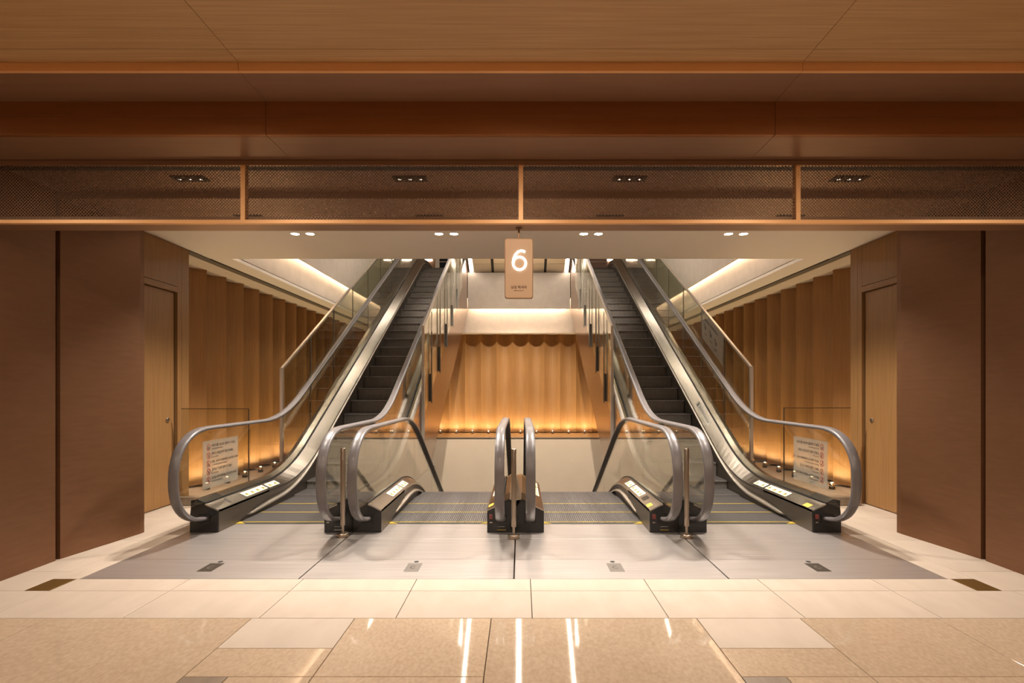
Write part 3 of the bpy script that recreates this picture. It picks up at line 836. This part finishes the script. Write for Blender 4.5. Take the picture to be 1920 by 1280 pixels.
# ------------------------------------------------------------------ glass guard rails beside the climbing escalators
G_OFF = 1.405
def gz(y): return T30*(y-6.465)+G_OFF
def guard(name_label, X, y0, ybars, out, sgn, lower):
    root = empty('glass_guardrail', (X, y0, PL if out else 0.0))
    tag(root, name_label, 'guardrail')
    off = (-X, -y0, -(PL if out else 0.0))
    def part(mb, nm, mat): return mb.build(nm, mat, root, off)
    y1 = 15.0 if out else 13.2
    zb = PL if out else 0.30
    part(MB().prism_x([(y0, gz(y0)-0.03), (y1, gz(y1)-0.03), (y1, gz(y1)), (y0, gz(y0))], X-0.016, X+0.016), 'top_rail', M['rail_metal'])
    part(MB().box(X-0.018, X+0.018, y0-0.02, y0+0.02, (zb if out else 1.62), gz(y0)-0.002), 'end_post', M['rail_metal'])
    if not out:
        part(MB().box(X-0.019, X+0.019, y0-0.035, y0+0.035, zb, 1.62), 'stone_post', M['plaster'])
    ys = [y0+0.03]+ybars+[y1]
    for a, b_ in zip(ys[:-1], ys[1:]):
        lo = (lambda y: max(zb, gz(y)-1.42)) 
        part(MB().prism_x([(a+0.01, lo(a)), (b_-0.01, lo(b_)), (b_-0.01, gz(b_)-0.032), (a+0.01, gz(a)-0.032)], X-0.005, X+0.005), 'glass_panel', M['glass_guard'])
    for k, y in enumerate(ybars):
        if out:
            part(MB().box(X-0.008, X+0.008, y-0.010, y+0.010, max(zb, gz(y)-1.3), gz(y)-0.034), 'post', M['bar_metal'])
        else:
            xx = X+sgn*0.03
            b = part(MB().box(xx-0.009, xx+0.009, y-0.014, y+0.014, gz(y)-1.53, gz(y)-0.36), 'hanger_bar', M['bar_metal'])
            part(MB().box(xx-0.005, xx+0.005, y-0.006, y+0.006, gz(y)-0.36, gz(y)-0.034), 'hanger_rod', M['bar_metal'])
            part(MB().prism_x([(y-0.022, gz(y)-1.50), (y+0.03, gz(y)-1.50), (y+0.03, gz(y)-1.10), (y+0.022, gz(y)-1.05)], *sorted((X-sgn*0.012, xx-sgn*0.01))), 'clamp_and_shadow', M['bar_dark'])  # dark wedge: a clamp that also stands in for the bar's tapered shadow
OUTB = [7.65, 8.61, 9.58, 10.55, 11.5, 12.5, 13.5, 14.5]
INB = [8.5, 9.4, 10.3, 11.2, 12.1]
guard('sloping glass guardrail with steel posts between the left climbing escalator and the oak wall', CENT[0]-0.86, 6.73, OUTB, True, 0, False)
guard('sloping glass guardrail with steel posts between the right climbing escalator and the oak wall', CENT[3]+0.86, 6.76, OUTB, True, 0, False)
guard('sloping glass guardrail hung on bars over the well, right of the left climbing escalator', CENT[0]+0.747, 7.92, INB, False, 1, True)
guard('sloping glass guardrail hung on bars over the well, left of the right climbing escalator', CENT[3]-0.747, 7.92, INB, False, -1, True)

# low glass screens across the plinth ends
for lab, x0, x1, zt in (('low clear glass screen between the left oak door and the left climbing escalator', -3.735, -2.995, 1.068),
                        ('low clear glass screen between the right oak door and the right climbing escalator', 2.902, 3.635, 1.078)):
    g = empty('glass_screen', (x0, Y_PL+0.02, PL)); tag(g, lab, 'glass screen')
    MB().box(0.006, x1-x0-0.006, -0.005, 0.005, 0.10, zt-PL-0.006).build('glass_panel', M['glass'], g)
    e = MB().box(0, x1-x0, -0.006, 0.006, zt-PL-0.007, zt-PL)
    xe = x1-x0 if x0 < 0 else 0.0
    e.box(xe-0.004, xe+0.004, -0.006, 0.006, 0.10, zt-PL)
    e.build('edge_trim', M['glass_edge'], g)
    MB().cbox(-0.04 if x0 < 0 else 0.0, x1-x0 if x0 < 0 else x1-x0+0.10, -0.03, 0.03, 0.0, 0.10, 0.008).build('base_kerb', M['stone_grey'], g)


# ------------------------------------------------------------------ uplight pucks
DOME = MB().lathe([(0.036,0.040),(0.037,0.052),(0.034,0.066),(0.026,0.078),(0.012,0.085),(0.0,0.086)], n=16).mesh('dome', M['chrome'])
BODY = MB().lathe([(0.0,0.0),(0.034,0.0),(0.037,0.004),(0.037,0.040),(0.0,0.040)], n=16).mesh('body', M['puck_body'])
LENS = MB().lathe([(0.015,0.0868),(0.0,0.0868)], n=12).mesh('lens', M['lens_puck'])
def puck(x, y, toward, label, group, watts=W_PUCK):
    r = empty('uplight', (x, y, PL)); tag(r, label, 'uplight', group)
    link('body', BODY, r); link('dome', DOME, r); link('lens', LENS, r)
    spot(r, (0,0,0.10), watts, AMBER, 168, 0.5, 0.015, aim=(toward[0]*0.25, toward[1]*0.25, 1))
k = 0
for i in range(20):
    y = 6.632+FP*(i-1)
    if y > 14.6: break
    puck(-4.0, y, (-1, 0), 'small chrome dome uplight at foot of left fluted wall, %s from the door' % ORD[i], 'uplights along the left fluted wall')
    puck(3.985, y+0.02, (1, 0), 'small chrome dome uplight at foot of right fluted wall, %s from the door' % ORD[i], 'uplights along the right fluted wall')
bx = [-0.230+FP*(j+0.5) for j in range(-8, 8)]
for j, x in enumerate(bx):
    puck(x, 14.83, (0, 1), 'small uplight at foot of back fluted wall, %s from the left' % ORD[j], 'uplights along the back wall')

# ------------------------------------------------------------------ downlights
TRIM = MB().lathe([(0.052,0.0),(0.052,-0.004),(0.044,-0.005),(0.040,0.0)], n=24).mesh('trim_ring', M['white_ceiling'])
DLENS = MB().lathe([(0.0,-0.002),(0.040,-0.002),(0.040,0.0)][::-1], n=24).mesh('lens', M['lens'])
pairs = [(-2.335,-2.18,'above the left climbing escalator'), (-0.845,-0.69,'above the left sinking escalator'), (0.655,0.807,'above the right sinking escalator'), (2.155,2.31,'above the right climbing escalator')]
for a, b_, w in pairs:
    for x, q in ((a,'left'),(b_,'right')):
        r = empty('downlight', (x, 5.386, Z_WHITE)); tag(r, 'round white ceiling downlight, %s one of the pair %s' % (q, w), 'downlight', 'paired downlights in the white ceiling')
        link('trim_ring', TRIM, r); link('lens', DLENS, r)
        spot(r, (0,0,-0.012), W_WHITE, NEUT, 120, 0.7, 0.035)
def box_fixture(x, y, z, w, d, label, group, watts, lit):
    r = empty('recessed_spotlight', (x, y, z)); tag(r, label, 'spotlight', group)
    MB().box(-w/2, w/2, -d/2, d/2, -0.006, -0.001).build('housing', M['dark'], r)
    for k in (-1, 0, 1):
        c = k*w*0.31
        MB().lathe([(0.031,-0.006),(0.031,-0.012),(0.024,-0.012),(0.024,-0.007)], c, 0, 16).build('lamp_ring', M['puck_body'], r)
        MB().lathe([(0.024,-0.0078),(0.011,-0.0078)], c, 0, 14).build('reflector', M['dark'], r)
        MB().lathe([(0.011,-0.008),(0.0,-0.008)], c, 0, 14).build('lens', M['lens_dim'] if lit else M['bar_metal'], r)
    spot(r, (0,0,-0.02), watts, NEUT, 110, 0.8, 0.05)
for k, x in enumerate((-2.324, -0.777, 0.766, 2.312)):
    box_fixture(x, 3.66, 2.765, 0.235, 0.095, 'black three-lamp recessed spotlight behind the mesh, front row, %s from the left' % ORD[k], 'front row of spotlights behind the mesh', W_MESH_A, True)
for k, x in enumerate((-2.246, -0.751, 0.738, 2.228)):
    box_fixture(x, 4.31, 2.712, 0.225, 0.09, 'black three-lamp recessed spotlight behind the mesh, back row, %s from the left' % ORD[k], 'back row of spotlights behind the mesh', W_MESH_B, False)
# concourse downlights in the oak ceiling (behind and above the viewer)
n = 0
for ky, y in enumerate((1.5, -0.6, -2.7)):
    for kx, x in enumerate((-4.2, -2.1, 0.0, 2.1, 4.2)):
        r = empty('downlight', (x, y, Z_CEIL)); n += 1
        tag(r, 'round downlight in the oak concourse ceiling, %s row from the header, %s from the left' % (ORD[ky], ORD[kx]), 'downlight', 'concourse downlights')
        link('trim_ring', TRIM, r); link('lens', DLENS, r)
        spot(r, (0,0,-0.012), W_MALL, WARM, 174, 0.35, 0.06)
# added fill lamps in the well, not fixtures of the floor below
for x in (-0.8, 0.7):
    r = empty('downlight', (x, 10.4, -1.95)); tag(r, '%s added fill lamp low in the well' % ('left' if x < 0 else 'right'), 'downlight', 'added fill lamps in the well')
    MB().lathe([(0.0,0.02),(0.08,0.02),(0.08,0.0),(0.0,0.0)], n=16).build('housing', M['white_ceiling'], r)
    spot(r, (0,0,-0.02), W_LOWER_FILL, NEUT, 150, 0.8, 0.06)

# ------------------------------------------------------------------ hanging floor sign
sg = empty('hanging_sign', (-0.011, 3.40, 1.877)); tag(sg, 'champagne hanging sign with a glowing white 6 over the middle of the opening', 'sign')
W_, H_ = 0.186, 0.391
MB().prism_y([(x, z+H_/2) for x, z in rrect(W_, H_, 0.017)], 0.0, 0.030, 0, False).build('body', M['sign_edge'], sg)
MB().prism_y([(x, z+H_/2) for x, z in rrect(W_-0.009, H_-0.009, 0.0135)], -0.0015, 0.001).build('face', M['champagne'], sg)
MB().box(-0.006, 0.006, 0.010, 0.022, H_, 2.341-1.877).build('rod', M['sign_edge'], sg)
MB().box(-0.02, 0.02, 0.0, 0.032, 2.333-1.877, 2.3395-1.877).build('rod_plate', M['sign_edge'], sg)
def ribbon(path, w, y0, y1):
    mb = MB(); n = len(path); L = []; R = []
    for i, p in enumerate(path):
        a = Vector(path[max(i-1,0)]); b = Vector(path[min(i+1,n-1)]); t = (b-a).normalized(); nn = Vector((-t.y, t.x))
        L.append(Vector(p)+nn*w/2); R.append(Vector(p)-nn*w/2)
    v = []
    for l_, r_ in zip(L, R): v += [(l_.x,y0,l_.y),(r_.x,y0,r_.y),(r_.x,y1,r_.y),(l_.x,y1,l_.y)]
    f = []
    for i in range(n-1):
        for k in range(4): f.append((i*4+k, i*4+(k+1)%4, i*4+4+(k+1)%4, i*4+4+k))
    mb.add(v, f); mb.add(v, [(0,3,2,1), (4*n-4,4*n-3,4*n-2,4*n-1)])
    return mb
R6 = 0.0415; zc = 0.228
stem = [(0.036, zc+0.073), (0.024, zc+0.081), (0.008, zc+0.082), (-0.010, zc+0.075), (-0.026, zc+0.058), (-0.037, zc+0.034), (-0.0415, zc+0.010)]
bowl = [(R6*math.cos(math.radians(180+360*k/32)), zc+R6*math.sin(math.radians(180+360*k/32))) for k in range(33)]
ribbon([(x+0.004, z) for x, z in stem+bowl], 0.0125, -0.006, -0.0015).build('number_six', M['six'], sg)
t = text_mesh('남성 럭셔리', 0.0215, 'CENTER', bold=0.025); text_children(t, 'lettering', M['sign_ink'], sg, (0.0, -0.002, 0.071), (math.pi/2, 0, 0))
t = text_mesh("MEN'S LUXURY", 0.0092, 'CENTER', bold=0.02); text_children(t, 'lettering', M['sign_ink'], sg, (0.0, -0.002, 0.0495), (math.pi/2, 0, 0))

# ------------------------------------------------------------------ notices on the glass
LINES = [('어린이를 보호해 함께 타 주세요', 'Please hold children by the hand'), ('뛰거나 장난치지 말아 주세요', 'Do not run or play'),
         ('카트 · 유모차 대형화물은 싣지 말아 주세요', 'Do not carry carts, strollers or large luggage'), ('걷거나 기대지 말아 주세요', 'Do not walk or lean'),
         ('안전을 위해 역주행을 하지 말아 주세요', 'Do not go in the opposite way')]
def notice(X, y0, z0, w, h, facing, label):
    """film on the glass; facing = +1 read from +x side, -1 read from -x side"""
    r = empty('safety_notice', (X, y0, z0)); tag(r, label, 'notice')
    MB().box(-0.0008, 0.0008, 0, w, 0, h).build('film', M['film'], r)
    xx = facing*0.0016
    iy = 0.085 if facing > 0 else 0.085
    for k, (ko, en) in enumerate(LINES):
        z = h*(0.86-0.172*k)
        m = MB(); R = 0.030
        for q in range(20):
            a0, a1 = 2*math.pi*q/20, 2*math.pi*(q+1)/20
            m.add([(0, iy+R*math.cos(a0), z+R*math.sin(a0)), (0, iy+R*math.cos(a1), z+R*math.sin(a1)),
                   (0, iy+(R-0.006)*math.cos(a1), z+(R-0.006)*math.sin(a1)), (0, iy+(R-0.006)*math.cos(a0), z+(R-0.006)*math.sin(a0))], [(0,1,2,3)])
        if k: 
            d = R*0.7071
            m.add([(0,iy-d-0.002,z+d-0.002),(0,iy-d+0.002,z+d+0.002),(0,iy+d+0.002,z-d+0.002),(0,iy+d-0.002,z-d-0.002)], [(0,1,2,3)])
        m.build('icon_ring', M['red'], r, (xx, 0, 0))
        g = MB()
        if k == 0:
            for dy, hh in ((-0.009,0.020),(0.008,0.015)):
                g.add([(0,iy+dy-0.005,z-0.018),(0,iy+dy+0.005,z-0.018),(0,iy+dy+0.005,z-0.018+hh),(0,iy+dy-0.005,z-0.018+hh)], [(0,1,2,3)])
                g.add([(0,iy+dy-0.004,z-0.016+hh),(0,iy+dy+0.004,z-0.016+hh),(0,iy+dy+0.003,z-0.007+hh),(0,iy+dy-0.003,z-0.007+hh)], [(0,1,2,3)])
        else:
            dx = (0.006,-0.008,0.004,-0.005)[k-1]
            g.add([(0,iy-0.010,z-0.016),(0,iy-0.002,z-0.016),(0,iy+dx+0.008,z+0.008),(0,iy+dx,z+0.008)], [(0,1,2,3)])
            g.add([(0,iy+dx,z+0.010),(0,iy+dx+0.008,z+0.010),(0,iy+dx+0.007,z+0.018),(0,iy+dx+0.001,z+0.018)], [(0,1,2,3)])
            g.add([(0,iy+0.002,z-0.014),(0,iy+0.010,z-0.018),(0,iy+0.012,z-0.012),(0,iy+0.004,z-0.006)], [(0,1,2,3)])
        g.build('icon_figure', M['ink'], r, (xx*1.1, 0, 0))
        if facing > 0:      # read from +x : text runs along +y
            rot = (math.pi/2, 0, math.pi/2); al = 'LEFT'; ty = 0.130
        else:               # read from -x : text runs along -y
            rot = (math.pi/2, 0, -math.pi/2); al = 'RIGHT'; ty = 0.130
        sc = 0.030 if len(ko) < 19 else 0.026
        text_children(text_mesh(ko, sc, al), 'text_line', M['ink'], r, (xx, ty, z+0.010), rot)
        text_children(text_mesh(en, 0.0135, al), 'text_line', M['ink'], r, (xx, ty, z-0.019), rot)
notice(CENT[0]-0.601+0.0075, 4.62, 0.385, 0.575, 0.43, 1, 'frosted notice with red ringed icons on the glass of the leftmost escalator')
notice(CENT[3]+0.601-0.0075, 4.63, 0.385, 0.575, 0.43, -1, 'frosted notice with red ringed icons on the glass of the rightmost escalator')
# sloping notice on the right guard rail
Xg = CENT[3]+0.86-0.008
r = empty('guard_notice', (Xg, 7.66, 0)); tag(r, 'grey frosted sloping notice with black icons on the right guardrail glass', 'notice')
def gq(mb, y0, y1, d0, d1, x, mi=0):
    a, b_ = 7.66+y0, 7.66+y1
    return mb.add([(x,y0,gz(a)-d1),(x,y1,gz(b_)-d1),(x,y1,gz(b_)-d0),(x,y0,gz(a)-d0)], [(0,1,2,3)], mi)
gq(MB(), 0.03, 0.93, 0.04, 0.50, 0.0).build('film', M['film'], r)
g = MB()
for k in range(9): gq(g, 0.24+0.062*k, 0.24+0.062*k+0.045, 0.115, 0.150, -0.0015)
g.build('text_line', M['ink'], r)
for y, dd in ((0.76, 0.24), (0.52, 0.25), (0.30, 0.27)):
    g = MB()
    gq(g, y-0.045, y+0.03, dd, dd+0.025, -0.0015); gq(g, y-0.02, y+0.02, dd+0.025, dd+0.06, -0.0015); gq(g, y+0.005, y+0.055, dd-0.03, dd-0.005, -0.0015)
    g.build('icon_figure', M['ink'], r)
    g = MB()
    for k in range(3): gq(g, y-0.04+0.03*k, y-0.04+0.03*k+0.02, dd+0.115, dd+0.135, -0.0015)
    g.build('text_line', M['ink'], r)

# ------------------------------------------------------------------ bollard posts
for x, y, lab in ((-1.547, 4.53, 'left'), (-0.058, 4.48, 'middle'), (1.437, 4.50, 'right')):
    r = empty('barrier_post', (x, y, 0)); tag(r, 'slim satin steel barrier post on a round foot, %s one of three' % lab, 'post', 'barrier posts before the escalators')
    MB().lathe([(0.0,0.0),(0.050,0.0),(0.052,0.003),(0.052,0.027),(0.049,0.030),(0.0,0.030)], n=28).build('foot', M['steel_post'], r)
    MB().lathe([(0.011,0.030),(0.011,0.10)], n=16).build('stem', M['steel_post'], r)
    MB().lathe([(0.0,0.098),(0.021,0.098),(0.0215,0.101),(0.0215,0.765),(0.020,0.769),(0.0,0.769)], n=24).build('tube', M['steel_post'], r)

# ------------------------------------------------------------------ things glimpsed on the upper floor
for x, lab, m in ((-2.55, 'dark navy display cabinet on the upper floor at the head of the left escalator', 'navy'), (2.75, 'pinkish display counter on the upper floor at the head of the right escalator', 'shop_pink')):
    r = empty('display_cabinet', (x, 18.6, Z_UP)); tag(r, lab, 'cabinet')
    MB().cbox(-0.35, 0.35, 0, 0.5, 0, 1.5, 0.01).build('body', M[m], r)
    MB().cbox(-0.38, 0.38, -0.02, 0.52, 1.5, 1.54, 0.005).build('top', M['shop_pink'], r)
    for z in (0.5, 1.0): MB().box(-0.34, 0.34, -0.012, 0.0, z, z+0.03).build('shelf_edge', M['rail_metal'], r)
for x, q in ((-4.3, 'left'), (4.1, 'right')):
    l = MB().box(x-0.9, x+0.9, 19.98, 20.02, 6.20, 6.25).build('light_line', M['led'])
    tag(l, 'thin white horizontal light line on the upper floor at far %s' % q, 'light line')
    struct(MB().box(x-1.0, x+1.0, 20.02, 20.1, Z_UP, 6.6).build('wall_shopfront_'+q, M['soffit']))
